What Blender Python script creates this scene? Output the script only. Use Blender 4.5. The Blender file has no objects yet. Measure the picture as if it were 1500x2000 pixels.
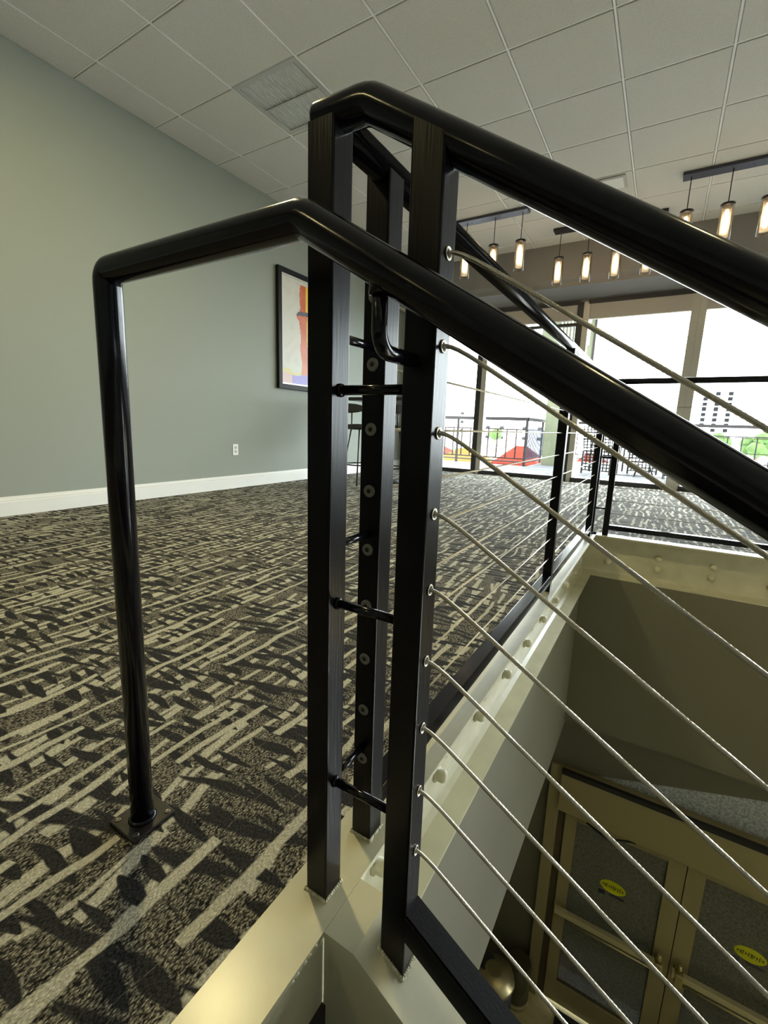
import bpy, bmesh, math, random
from math import sin, cos, pi, radians, atan, sqrt
from mathutils import Vector, Matrix
random.seed(7)
S = bpy.context.scene
COL = S.collection

# ------------------------------------------------------------------ camera
YAW, PIT, ROL, FPX, EYE = -0.541718, -0.18893343, 0.0334171, 884.285, 0.716
_f = Vector((sin(YAW)*cos(PIT), cos(YAW)*cos(PIT), sin(PIT)))
_r = Vector((cos(YAW), -sin(YAW), 0.0))
_u = _r.cross(_f)
_r2 = cos(ROL)*_r + sin(ROL)*_u
_u2 = -sin(ROL)*_r + cos(ROL)*_u
cd = bpy.data.cameras.new('camera')
cd.sensor_fit = 'VERTICAL'; cd.sensor_height = 24.0
cd.lens = FPX/2000.0*24.0
cd.clip_start = 0.01; cd.clip_end = 800
cam = bpy.data.objects.new('camera', cd); COL.objects.link(cam)
M = Matrix.Identity(4)
for i in range(3):
    M[i][0] = _r2[i]; M[i][1] = _u2[i]; M[i][2] = -_f[i]
M[2][3] = EYE
cam.matrix_world = M
S.camera = cam

# ------------------------------------------------------------------ world, sun, lights, exposure
S.view_settings.view_transform = 'Standard'
S.view_settings.look = 'None'
S.view_settings.gamma = 1.0
S.view_settings.use_curve_mapping = False
S.view_settings.exposure = 0.0
W = bpy.data.worlds.new('sky'); S.world = W; W.use_nodes = True
bg = W.node_tree.nodes['Background']
bg.inputs[0].default_value = (0.90, 0.96, 1.0, 1); bg.inputs[1].default_value = 19.5

def area_lamp(name, loc, sx, sy, energy, color, rot=(0, 0, 0), portal=False, spread=None):
    l = bpy.data.lights.new(name, 'AREA'); l.shape = 'RECTANGLE'; l.size = sx; l.size_y = sy
    l.energy = energy; l.color = color
    if spread: l.spread = spread
    o = bpy.data.objects.new(name, l); COL.objects.link(o); o.location = loc; o.rotation_euler = rot
    if portal: l.cycles.is_portal = True
    return o
# sky portals in the window wall (point into the room, -Y)
area_lamp('window_portal', (1.2, 7.20, 1.10), 9.2, 2.3, 1, (1, 1, 1), rot=(radians(-90), 0, 0), portal=True)
area_lamp('door_portal', (1.3, 3.95, -3.3), 3.6, 2.9, 1, (1, 1, 1), rot=(radians(-90), 0, 0), portal=True)
ROOM_LAMPS = [(-2.03, 1.45, 44), (-2.05, -2.1, 8), (0.9, 1.40, 7), (3.2, -2.1, 5), (3.8, 1.4, 8), (-2.05, -4.0, 5)]
WARM = (1.0, 0.84, 0.40)
LOWER_LAMP = 7.0

# ------------------------------------------------------------------ materials
def mat(name, color=(0.5, 0.5, 0.5), rough=0.5, metal=0.0, spec=0.5, emit=None, estr=0.0, noise=None, bump=None, coat=0.0, coat_rough=0.08):
    m = bpy.data.materials.new(name); m.use_nodes = True
    nt = m.node_tree; b = nt.nodes['Principled BSDF']
    b.inputs['Base Color'].default_value = (*color, 1); b.inputs['Roughness'].default_value = rough
    b.inputs['Metallic'].default_value = metal; b.inputs['Specular IOR Level'].default_value = spec
    b.inputs['Coat Weight'].default_value = coat; b.inputs['Coat Roughness'].default_value = coat_rough
    if emit:
        b.inputs['Emission Color'].default_value = (*emit, 1); b.inputs['Emission Strength'].default_value = estr
    tc = nt.nodes.new('ShaderNodeTexCoord')
    if noise:
        scale, amt, stretch = noise
        mp = nt.nodes.new('ShaderNodeMapping'); mp.inputs['Scale'].default_value = stretch
        n = nt.nodes.new('ShaderNodeTexNoise'); n.inputs['Scale'].default_value = scale; n.inputs['Detail'].default_value = 5
        rr = nt.nodes.new('ShaderNodeMapRange'); rr.inputs['From Min'].default_value = 0.3; rr.inputs['From Max'].default_value = 0.7
        rr.inputs['To Min'].default_value = 1-amt; rr.inputs['To Max'].default_value = 1+amt
        mx = nt.nodes.new('ShaderNodeVectorMath'); mx.operation = 'SCALE'; mx.inputs[0].default_value = color
        nt.links.new(tc.outputs['Object'], mp.inputs['Vector']); nt.links.new(mp.outputs[0], n.inputs['Vector'])
        nt.links.new(n.outputs[0], rr.inputs[0]); nt.links.new(rr.outputs[0], mx.inputs['Scale'])
        nt.links.new(mx.outputs[0], b.inputs['Base Color'])
    if bump:
        scale, stren, dist, stretch = bump
        mp = nt.nodes.new('ShaderNodeMapping'); mp.inputs['Scale'].default_value = stretch
        n = nt.nodes.new('ShaderNodeTexNoise'); n.inputs['Scale'].default_value = scale; n.inputs['Detail'].default_value = 3
        bp = nt.nodes.new('ShaderNodeBump'); bp.inputs['Strength'].default_value = stren; bp.inputs['Distance'].default_value = dist
        nt.links.new(tc.outputs['Object'], mp.inputs['Vector']); nt.links.new(mp.outputs[0], n.inputs['Vector'])
        nt.links.new(n.outputs[0], bp.inputs['Height']); nt.links.new(bp.outputs[0], b.inputs['Normal'])
    return m

def glass_mat(name, tint=(1, 1, 1), refl=0.12, rough=0.02, frost=0.0, frost_col=(0.4, 0.4, 0.38), nscale=60):
    m = bpy.data.materials.new(name); m.use_nodes = True; nt = m.node_tree
    for n in list(nt.nodes): nt.nodes.remove(n)
    out = nt.nodes.new('ShaderNodeOutputMaterial')
    tr = nt.nodes.new('ShaderNodeBsdfTransparent'); tr.inputs[0].default_value = (*tint, 1)
    gl = nt.nodes.new('ShaderNodeBsdfGlossy'); gl.inputs['Roughness'].default_value = rough
    fr = nt.nodes.new('ShaderNodeLayerWeight'); fr.inputs[0].default_value = 0.5
    pw = nt.nodes.new('ShaderNodeMath'); pw.operation = 'POWER'; pw.inputs[1].default_value = 4.0
    mu = nt.nodes.new('ShaderNodeMath'); mu.operation = 'MULTIPLY_ADD'; mu.inputs[1].default_value = 0.75; mu.inputs[2].default_value = refl; mu.use_clamp = True
    nt.links.new(fr.outputs['Facing'], pw.inputs[0])
    mix = nt.nodes.new('ShaderNodeMixShader')
    nt.links.new(pw.outputs[0], mu.inputs[0]); nt.links.new(mu.outputs[0], mix.inputs[0])
    nt.links.new(gl.outputs[0], mix.inputs[2])
    if frost > 0:
        df = nt.nodes.new('ShaderNodeBsdfDiffuse')
        tc = nt.nodes.new('ShaderNodeTexCoord'); no = nt.nodes.new('ShaderNodeTexNoise'); no.inputs['Scale'].default_value = nscale
        no.inputs['Detail'].default_value = 6; no.inputs['Roughness'].default_value = 0.75
        mr = nt.nodes.new('ShaderNodeMapRange'); mr.inputs['From Min'].default_value = 0.32; mr.inputs['From Max'].default_value = 0.68
        mr.inputs['To Min'].default_value = 0.35; mr.inputs['To Max'].default_value = 1.7
        vs = nt.nodes.new('ShaderNodeVectorMath'); vs.operation = 'SCALE'; vs.inputs[0].default_value = frost_col
        nt.links.new(tc.outputs['Object'], no.inputs['Vector']); nt.links.new(no.outputs[0], mr.inputs[0]); nt.links.new(mr.outputs[0], vs.inputs['Scale'])
        nt.links.new(vs.outputs[0], df.inputs[0])
        m2 = nt.nodes.new('ShaderNodeMixShader'); m2.inputs[0].default_value = frost
        nt.links.new(tr.outputs[0], m2.inputs[1]); nt.links.new(df.outputs[0], m2.inputs[2]); nt.links.new(m2.outputs[0], mix.inputs[1])
    else:
        nt.links.new(tr.outputs[0], mix.inputs[1])
    nt.links.new(mix.outputs[0], out.inputs[0])
    return m

class NG:
    """tiny helper to write node maths"""
    def __init__(s, nt): s.nt = nt
    def v(s, x, inp):
        if isinstance(x, (int, float)): inp.default_value = x
        else: s.nt.links.new(x, inp)
    def m(s, op, a, b=0.0, c=None, clamp=False):
        n = s.nt.nodes.new('ShaderNodeMath'); n.operation = op; n.use_clamp = clamp
        s.v(a, n.inputs[0]); s.v(b, n.inputs[1])
        if c is not None: s.v(c, n.inputs[2])
        return n.outputs[0]
    def xyz(s, x, y, z=0.0):
        n = s.nt.nodes.new('ShaderNodeCombineXYZ'); s.v(x, n.inputs[0]); s.v(y, n.inputs[1]); s.v(z, n.inputs[2]); return n.outputs[0]
    def white(s, vec):
        n = s.nt.nodes.new('ShaderNodeTexWhiteNoise'); n.noise_dimensions = '3D'; s.nt.links.new(vec, n.inputs['Vector']); return n.outputs[0], n.outputs[1]
    def noise(s, vec, scale, detail=2, rough=0.5):
        n = s.nt.nodes.new('ShaderNodeTexNoise'); n.inputs['Scale'].default_value = scale; n.inputs['Detail'].default_value = detail
        n.inputs['Roughness'].default_value = rough; s.nt.links.new(vec, n.inputs['Vector']); return n.outputs[0], n.outputs[1]
    def mapr(s, x, a, b, c, d, smooth=False):
        n = s.nt.nodes.new('ShaderNodeMapRange'); n.inputs['From Min'].default_value = a; n.inputs['From Max'].default_value = b
        n.inputs['To Min'].default_value = c; n.inputs['To Max'].default_value = d
        if smooth: n.interpolation_type = 'SMOOTHSTEP'
        s.nt.links.new(x, n.inputs[0]); return n.outputs[0]
    def mix(s, f, a, b):
        n = s.nt.nodes.new('ShaderNodeMix'); n.data_type = 'RGBA'
        s.v(f, n.inputs[0])
        for k, x in ((6, a), (7, b)):
            if isinstance(x, tuple): n.inputs[k].default_value = (*x, 1)
            else: s.nt.links.new(x, n.inputs[k])
        return n.outputs[2]

def carpet_material():
    m = bpy.data.materials.new('patterned_carpet'); m.use_nodes = True
    nt = m.node_tree; b = nt.nodes['Principled BSDF']; g = NG(nt)
    b.inputs['Roughness'].default_value = 0.95; b.inputs['Specular IOR Level'].default_value = 0.15
    tc = nt.nodes.new('ShaderNodeTexCoord'); P = tc.outputs['Object']
    sp = nt.nodes.new('ShaderNodeSeparateXYZ'); nt.links.new(P, sp.inputs[0])
    n1, c1 = g.noise(P, 3.2, 2, 0.5)
    s1 = nt.nodes.new('ShaderNodeSeparateXYZ'); nt.links.new(c1, s1.inputs[0])
    n2, c2 = g.noise(P, 14.0, 2, 0.5)
    s2 = nt.nodes.new('ShaderNodeSeparateXYZ'); nt.links.new(c2, s2.inputs[0])
    def warp(base, a, b2, amp1, amp2):
        return g.m('ADD', base, g.m('ADD', g.m('MULTIPLY', g.m('SUBTRACT', a, 0.5), amp1), g.m('MULTIPLY', g.m('SUBTRACT', b2, 0.5), amp2)))
    X = warp(sp.outputs[0], s1.outputs[0], s2.outputs[0], 0.085, 0.012)
    Y = warp(sp.outputs[1], s1.outputs[1], s2.outputs[1], 0.085, 0.012)
    def dashes(long, across, pitch, length, hw, prob, seed, leaf):
        q = g.m('DIVIDE', across, pitch); row = g.m('FLOOR', q); fa = g.m('SUBTRACT', g.m('SUBTRACT', q, row), 0.5)
        ro, _ = g.white(g.xyz(row, seed, 1.7))
        l = g.m('ADD', g.m('DIVIDE', long, length), g.m('MULTIPLY', ro, 7.3)); cell = g.m('FLOOR', l); fl = g.m('SUBTRACT', l, cell)
        h, hc = g.white(g.xyz(row, cell, seed))
        hs = nt.nodes.new('ShaderNodeSeparateXYZ'); nt.links.new(hc, hs.inputs[0])
        off = g.m('MULTIPLY', g.m('SUBTRACT', hs.outputs[0], 0.5), 0.35)
        cov = g.m('ADD', 0.28, g.m('MULTIPLY', hs.outputs[1], 0.2))            # half length in the cell
        t = g.m('DIVIDE', g.m('ABSOLUTE', g.m('SUBTRACT', fl, 0.5)), cov)       # 0 centre .. 1 end
        if leaf: w = g.m('MULTIPLY', g.m('SQRT', g.m('SUBTRACT', 1.0, t, clamp=True)), hw)
        else: w = g.m('MULTIPLY', g.m('LESS_THAN', t, 1.0), hw)
        w = g.m('MULTIPLY', w, g.m('ADD', 0.65, g.m('MULTIPLY', hs.outputs[2], 0.6)))
        d = g.m('ABSOLUTE', g.m('SUBTRACT', fa, off))
        inside = g.mapr(g.m('SUBTRACT', w, d), -0.02, 0.05, 0.0, 1.0)
        return g.m('MULTIPLY', inside, g.m('LESS_THAN', h, prob)), hs.outputs[1]
    D1, _ = dashes(X, Y, 0.040, 0.150, 0.33, 0.84, 3.1, True)
    Y2 = g.m('ADD', g.m('MULTIPLY', Y, 0.95), g.m('MULTIPLY', X, -0.28)); X2 = g.m('ADD', g.m('MULTIPLY', X, 0.95), g.m('MULTIPLY', Y, 0.28))
    D2, _ = dashes(X2, Y2, 0.070, 0.30, 0.21, 0.72, 9.4, True)
    X3 = g.m('ADD', g.m('MULTIPLY', X, 0.985), g.m('MULTIPLY', Y, 0.15))
    L1, lr = dashes(Y, X, 0.050, 0.46, 0.17, 0.88, 5.5, False)
    L2, _ = dashes(Y, X3, 0.062, 0.16, 0.16, 0.60, 12.2, False)
    # loops: rows of knots
    rows = nt.nodes.new('ShaderNodeMapping'); rows.inputs['Scale'].default_value = (1.7, 0.75, 1.0); nt.links.new(P, rows.inputs[0])
    nf, _ = g.noise(rows.outputs[0], 210, 3, 0.7)
    vo = nt.nodes.new('ShaderNodeTexVoronoi'); vo.inputs['Scale'].default_value = 230; nt.links.new(rows.outputs[0], vo.inputs['Vector'])
    knot = g.mapr(vo.outputs['Distance'], 0.1, 0.75, 1.0, 0.0)
    speck = g.mapr(nf, 0.40, 0.60, 0.05, 1.0)
    base = g.mix(g.m('MULTIPLY', speck, knot), (0.013, 0.012, 0.012), (0.66, 0.62, 0.49))
    light = g.mix(g.mapr(nf, 0.35, 0.65, 0.0, 1.0), (0.33, 0.32, 0.26), (0.68, 0.655, 0.53))
    dark = g.mix(g.mapr(nf, 0.35, 0.7, 0.0, 1.0), (0.010, 0.010, 0.011), (0.055, 0.054, 0.053))
    DD = g.m('MAXIMUM', D1, D2)
    c = g.mix(L2, base, light)
    c = g.mix(DD, c, dark)
    c = g.mix(g.m('MULTIPLY', L1, g.m('SUBTRACT', 1.0, g.m('MULTIPLY', DD, g.m('GREATER_THAN', lr, 0.45)))), c, light)
    nt.links.new(c, b.inputs['Base Color'])
    h = g.m('ADD', g.m('MULTIPLY', knot, 0.6), g.m('MULTIPLY', nf, 0.6))
    bp = nt.nodes.new('ShaderNodeBump'); bp.inputs['Strength'].default_value = 0.6; bp.inputs['Distance'].default_value = 0.004
    nt.links.new(h, bp.inputs['Height']); nt.links.new(bp.outputs[0], b.inputs['Normal'])
    return m

BLACK = mat('black_gloss_paint', (0.0035, 0.0035, 0.007), 0.15, spec=0.34, bump=(120, 0.05, 0.001, (1, 1, 0.15)))
BLACKP = mat('black_post_paint', (0.0035, 0.0035, 0.0055), 0.28, spec=0.22, bump=(260, 0.25, 0.001, (1, 1, 0.06)))
STEEL = mat('cable_steel', (0.62, 0.58, 0.50), 0.32, metal=1.0, bump=(700, 0.4, 0.0006, (1, 1, 1)))
CREAM = mat('cream_steel_paint', (0.56, 0.54, 0.385), 0.42, noise=(9, 0.10, (1, 1, 1)), bump=(25, 0.12, 0.002, (1, 1, 1)), coat=0.55, coat_rough=0.24)
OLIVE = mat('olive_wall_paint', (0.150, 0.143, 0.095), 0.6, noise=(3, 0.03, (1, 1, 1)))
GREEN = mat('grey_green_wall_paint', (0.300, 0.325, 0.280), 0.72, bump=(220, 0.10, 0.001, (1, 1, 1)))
MAUVE = mat('taupe_bulkhead_paint', (0.27, 0.255, 0.248), 0.7)
TILE = mat('ceiling_tile', (0.68, 0.655, 0.60), 0.9, noise=(160, 0.10, (1, 1, 1)), bump=(140, 0.35, 0.002, (1, 1, 1)))
GRIDM = mat('ceiling_grid_metal', (0.93, 0.93, 0.90), 0.4)
WHITE = mat('white_trim_paint', (0.80, 0.80, 0.76), 0.45)
CARPET = carpet_material()
ALU = mat('aluminium_frame', (0.62, 0.59, 0.53), 0.4, metal=0.3)
ALUD = mat('dark_frame_metal', (0.045, 0.043, 0.046), 0.4, metal=0.2)
VAL = mat('beige_valance', (0.62, 0.55, 0.48), 0.6)
GLASS = glass_mat('window_glass', (0.97, 0.99, 0.98), 0.05)
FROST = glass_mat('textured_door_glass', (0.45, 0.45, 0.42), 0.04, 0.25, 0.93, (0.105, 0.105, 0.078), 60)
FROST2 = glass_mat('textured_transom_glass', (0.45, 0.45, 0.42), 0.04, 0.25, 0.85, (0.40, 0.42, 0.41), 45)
PEND_OUT = glass_mat('pendant_clear_glass', (0.90, 0.84, 0.76), 0.08, 0.03)
BRONZE = mat('dark_bronze', (0.035, 0.032, 0.036), 0.35, metal=0.4)
GREYBAR = mat('pendant_canopy_metal', (0.09, 0.085, 0.105), 0.35, metal=0.6)
RUBBER = mat('black_rubber', (0.01, 0.01, 0.01), 0.7)
FRAMEY = mat('tan_door_frame', (0.30, 0.255, 0.125), 0.42, metal=0.15)
FRAMED = mat('brown_door_gap', (0.075, 0.055, 0.030), 0.6)
BRASS = mat('satin_brass', (0.42, 0.36, 0.19), 0.38, metal=0.9)
FLOORT = mat('lobby_floor_tile', (0.42, 0.37, 0.17), 0.45, noise=(12, 0.15, (1, 1, 1)))
DARKC = mat('stair_carpet', (0.03, 0.024, 0.022), 0.95, noise=(200, 0.5, (1, 1, 1)))
STUCCO = mat('pale_green_stucco', (0.13, 0.14, 0.085), 0.8, noise=(8, 0.08, (1, 1, 1)))
WHITEB = mat('bright_white_facade', (0.9, 0.9, 0.9), 0.8)
DKWIN = mat('dark_window_glass', (0.006, 0.006, 0.007), 0.6, spec=0.05)
RAILG = mat('grey_railing_metal', (0.030, 0.026, 0.026), 0.6, spec=0.1)
BLUEG = mat('blue_grey_railing', (0.012, 0.020, 0.040), 0.6, spec=0.1)
PAVE = mat('balcony_paver', (0.050, 0.052, 0.056), 0.7, noise=(4, 0.10, (1, 1, 1)))

# ------------------------------------------------------------------ geometry helpers
CAPM = mat('dull_cap_metal', (0.22, 0.22, 0.20), 0.5, metal=0.2)
STEELD = mat('dark_screw_metal', (0.14, 0.13, 0.12), 0.35, metal=0.7)
BASEP = mat('worn_black_plate', (0.020, 0.017, 0.015), 0.33, noise=(30, 0.6, (1, 1, 1)))
VENTF = mat('grille_frame_paint', (0.50, 0.50, 0.47), 0.5)
VENTS = mat('grille_louvre_paint', (0.50, 0.50, 0.48), 0.45)
LENS = mat('downlight_lens', (0.9, 0.9, 0.85), 0.5, emit=(1.0, 0.86, 0.52), estr=3.0)
INNER = glass_mat('pendant_fluted_shade', (0.85, 0.8, 0.7), 0.05, 0.3, 0.35, (0.85, 0.80, 0.70), 30)
BULB = mat('glowing_bulb', (1, 1, 1), 0.5, emit=(1.0, 0.90, 0.72), estr=16.0)
TABT = mat('dark_tabletop', (0.02, 0.02, 0.022), 0.35)
SEAT = mat('grey_stool_vinyl', (0.030, 0.030, 0.032), 0.55)
RAILM = mat('brown_grey_railing', (0.030, 0.017, 0.013), 0.6, spec=0.1)
RATTAN = mat('dark_rattan', (0.010, 0.010, 0.008), 0.7, spec=0.1)
STREET = mat('bright_street_paving', (0.6, 0.6, 0.58), 0.8)
REDC = mat('red_orange_canvas', (0.075, 0.009, 0.004), 0.9, spec=0.1)
YELC = mat('yellow_canvas', (0.085, 0.050, 0.010), 0.9, spec=0.1)
BARK = mat('tree_bark', (0.12, 0.09, 0.06), 0.9)
LEAF = mat('bright_leaves', (0.030, 0.065, 0.008), 0.9, noise=(3, 0.3, (1, 1, 1)))

PICF = mat('black_picture_frame', (0.008, 0.008, 0.008), 0.5, spec=0.2)
PALEWIN = mat('hazy_window_glass', (0.022, 0.022, 0.024), 0.6, spec=0.05)
PUSHM = mat('pale_push_bar', (0.50, 0.45, 0.27), 0.35, metal=0.3)
class MB:
    def __init__(s): s.bm = bmesh.new(); s.mi = 0
    def poly(s, vs, faces):
        V = [s.bm.verts.new(v) for v in vs]
        for f in faces:
            try:
                ff = s.bm.faces.new([V[i] for i in f]); ff.material_index = s.mi
            except ValueError: pass
        return V
    def box(s, a, b, bev=0.0):
        x0, y0, z0 = a; x1, y1, z1 = b
        before = set(s.bm.faces)
        V = s.poly([(x0,y0,z0),(x1,y0,z0),(x1,y1,z0),(x0,y1,z0),(x0,y0,z1),(x1,y0,z1),(x1,y1,z1),(x0,y1,z1)],
                   [(3,2,1,0),(4,5,6,7),(0,1,5,4),(1,2,6,5),(2,3,7,6),(3,0,4,7)])
        if bev:
            es = {e for v in V for e in v.link_edges}
            bmesh.ops.bevel(s.bm, geom=list(es), offset=bev, segments=2, affect='EDGES', profile=0.5)
        return s
    def prism(s, pts, axis, a, b):
        """polygon pts (2-D) extruded along axis between a and b; pts order: remaining axes in xyz order"""
        def P(p, t):
            return {'x': (t, p[0], p[1]), 'y': (p[0], t, p[1]), 'z': (p[0], p[1], t)}[axis]
        n = len(pts); vs = [P(p, a) for p in pts]+[P(p, b) for p in pts]
        fs = [tuple(range(n))[::-1], tuple(range(n, 2*n))]+[(i, (i+1) % n, n+(i+1) % n, n+i) for i in range(n)]
        s.poly(vs, fs); return s
    def tube(s, path, r, n=20, cap=True, sides=None):
        path = [Vector(p) for p in path]; K = len(path)
        d = [(path[i+1]-path[i]).normalized() for i in range(K-1)]
        up = Vector((0, 0, 1)) if abs(d[0].z) < 0.9 else Vector((0, 1, 0))
        u = d[0].cross(up).normalized(); v = u.cross(d[0]).normalized()
        rr = r if isinstance(r, (list, tuple)) else [r]*K
        ring = [(u*cos(2*pi*k/n)+v*sin(2*pi*k/n)) for k in range(n)]
        rings = []
        for i in range(K):
            if i == 0: off = [q*rr[0] for q in ring]
            elif i == K-1: off = [q*rr[i] for q in ring]
            else:
                a = d[i-1]; b = d[i]; nb = (a+b).normalized(); den = a.dot(nb)
                off = []
                for q in ring:
                    o = q*rr[i]; off.append(o - a*(o.dot(nb)/den))
                # rotate ring to the next direction
                ax = a.cross(b)
                if ax.length > 1e-7:
                    R = Matrix.Rotation(a.angle(b), 3, ax.normalized()); ring = [R @ q for q in ring]
            rings.append([s.bm.verts.new(path[i]+o) for o in off])
        for i in range(K-1):
            for k in range(n):
                f = s.bm.faces.new((rings[i][k], rings[i][(k+1) % n], rings[i+1][(k+1) % n], rings[i+1][k])); f.material_index = s.mi; f.smooth = True
        if cap:
            for R_ in (rings[0][::-1], rings[-1]):
                f = s.bm.faces.new(R_); f.material_index = s.mi
        return s
    def cyl(s, a, b, r, n=20, r2=None): return s.tube([a, b], [r, r if r2 is None else r2], n)
    def lathe(s, prof, c=(0, 0, 0), n=24, axis='z'):
        """prof list of (r, h)"""
        rings = []
        for r, h in prof:
            ring = []
            for k in range(n):
                t = 2*pi*k/n
                p = (r*cos(t), r*sin(t), h)
                if axis == 'x': p = (h, r*cos(t), r*sin(t))
                if axis == 'y': p = (r*cos(t), h, -r*sin(t))
                ring.append(s.bm.verts.new((c[0]+p[0], c[1]+p[1], c[2]+p[2])))
            rings.append(ring)
        for i in range(len(rings)-1):
            for k in range(n):
                f = s.bm.faces.new((rings[i][k], rings[i][(k+1) % n], rings[i+1][(k+1) % n], rings[i+1][k])); f.material_index = s.mi; f.smooth = True
        for R_ in (rings[0][::-1], rings[-1]):
            f = s.bm.faces.new(R_); f.material_index = s.mi
        return s
    def dome(s, c, r, h, axis, n=14):
        prof = [(r*cos(t), h*sin(t)) for t in [i*pi/2/5 for i in range(5)]]+[(0.001, h)]
        return s.lathe(prof, c, n, axis)
    def build(s, name, m, parent=None, loc=None):
        bmesh.ops.recalc_face_normals(s.bm, faces=list(s.bm.faces))
        me = bpy.data.meshes.new(name); s.bm.to_mesh(me); s.bm.free()
        for k in (m if isinstance(m, (list, tuple)) else [m]): me.materials.append(k)
        o = bpy.data.objects.new(name, me); COL.objects.link(o)
        if loc is not None:
            o.location = loc
        if parent is not None: o.parent = parent
        return o

def thing(name, loc, label, cat, group=None, rz=0):
    o = bpy.data.objects.new(name, None); COL.objects.link(o); o.empty_display_size = 0.1
    o.location = loc; o.rotation_euler = (0, 0, rz); o['label'] = label; o['category'] = cat
    if group: o['group'] = group
    return o
def tag(o, label, cat, group=None, kind=None):
    o['label'] = label; o['category'] = cat
    if group: o['group'] = group
    if kind: o['kind'] = kind
    return o
def struct(o, label=None, cat=None):
    o['kind'] = 'structure'
    if label: o['label'] = label
    if cat: o['category'] = cat
    return o
def copy_tree(o, parent=None):
    c = o.copy(); COL.objects.link(c)
    if parent is not None: c.parent = parent
    for ch in list(o.children): copy_tree(ch, c)
    return c

# ================================================================== STRUCTURE
CZ = 3.061          # ceiling
WX = -3.89          # left wall
WY = 7.08           # window wall
TOE, WEB = -0.327, -0.418
FY, FWEB = 3.48, 3.57
RX = 7.5            # right wall
BY = -5.2           # wall behind the camera
ST0 = -0.90         # near side of the stair opening

b = MB()
b.box((WX, BY, -0.09), (WEB, WY+0.02, 0.0))
b.box((WEB, FWEB, -0.09), (RX, WY+0.02, 0.0))
b.box((WEB, BY, -0.09), (RX, ST0, 0.0))
struct(b.build('floor', CARPET), 'grey and black patterned loop carpet of the upper floor', 'floor')

# ceiling: tiles of a suspended grid, each with a recessed edge, over the T bars
gx0, gdx = -2.357, 0.6072
gy0, gdy = 2.602, 0.6138
b = MB()
b.mi = 1
b.box((WX, BY, CZ+0.006), (RX, 6.52, CZ+0.05))
b.mi = 0
ix0 = int(math.floor((WX-gx0)/gdx)); ix1 = int(math.ceil((RX-gx0)/gdx))
iy0 = int(math.floor((BY-gy0)/gdy)); iy1 = int(math.ceil((6.52-gy0)/gdy))
for i in range(ix0, ix1):
    for j in range(iy0, iy1):
        if (i, j) == (-1, 0): continue
        xa = max(gx0+i*gdx+0.0085, WX+0.002); xb = min(gx0+(i+1)*gdx-0.0085, RX-0.002)
        ya = max(gy0+j*gdy+0.007, BY+0.002); yb = min(gy0+(j+1)*gdy-0.007, 6.518)
        if xb-xa < 0.01 or yb-ya < 0.01: continue
        z0, z1 = CZ-0.006, CZ+0.008; e = 0.004
        b.poly([(xa, ya, z1), (xb, ya, z1), (xb, yb, z1), (xa, yb, z1), (xa+e, ya+e, z0), (xb-e, ya+e, z0), (xb-e, yb-e, z0), (xa+e, yb-e, z0)],
               [(0, 1, 2, 3), (7, 6, 5, 4), (0, 4, 5, 1), (1, 5, 6, 2), (2, 6, 7, 3), (3, 7, 4, 0)])
b.mi = 1
for i in range(ix0+1, ix1):
    b.box((gx0+i*gdx-0.0058, BY, CZ-0.0055), (gx0+i*gdx+0.0058, 6.519, CZ+0.007))
for j in range(iy0+1, iy1):
    b.box((WX, gy0+j*gdy-0.0045, CZ-0.0025), (RX, gy0+j*gdy+0.0045, CZ+0.007))
struct(b.build('ceiling', [TILE, GRIDM]), 'suspended ceiling of square off-white tiles in a metal grid', 'ceiling')

struct(MB().box((WX-0.12, BY, 0), (WX, WY+0.2, CZ+0.1)).build('wall_left', GREEN), 'long grey green painted wall on the left', 'wall')
struct(MB().box((RX, BY, 0), (RX+0.12, WY+0.2, CZ+0.1)).build('wall_right', GREEN))
struct(MB().box((WX-0.12, BY-0.12, 0), (RX+0.12, BY, CZ+0.1)).build('wall_rear', GREEN))
b = MB()
b.box((WX, WY-0.03, 0), (-3.28, WY+0.14, CZ)); b.box((6.85, WY-0.03, 0), (RX, WY+0.14, CZ)); b.box((-3.28, WY-0.03, 2.46), (6.85, WY+0.14, CZ))
struct(b.build('wall_back', MAUVE), 'taupe end wall around the tall windows', 'wall')
# bulkhead with its bottom ledge
b = MB()
b.prism([(6.52, CZ+0.1), (6.52, 2.645), (6.56, 2.60), (6.56, 2.55), (WY-0.03, 2.50), (WY-0.03, CZ+0.1)], 'x', WX, RX)
struct(b.build('trim_1', MAUVE), 'taupe bulkhead with a stepped lower edge above the windows', 'bulkhead')

def baseboard(name, x, y0, y1):
    b = MB()
    b.prism([(x, 0), (x+0.016, 0), (x+0.016, 0.098), (x+0.012, 0.104), (x+0.013, 0.112), (x+0.008, 0.120), (x+0.006, 0.132), (x, 0.136)], 'y', y0, y1)
    return struct(b.build(name, WHITE), 'tall white moulded baseboard at the foot of the green wall', 'baseboard')
baseboard('baseboard_left', WX, BY, WY-0.03)
struct(MB().box((WX+0.016, WY-0.046, 0), (-3.28, WY-0.03, 0.13)).build('baseboard_back', WHITE))

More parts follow.
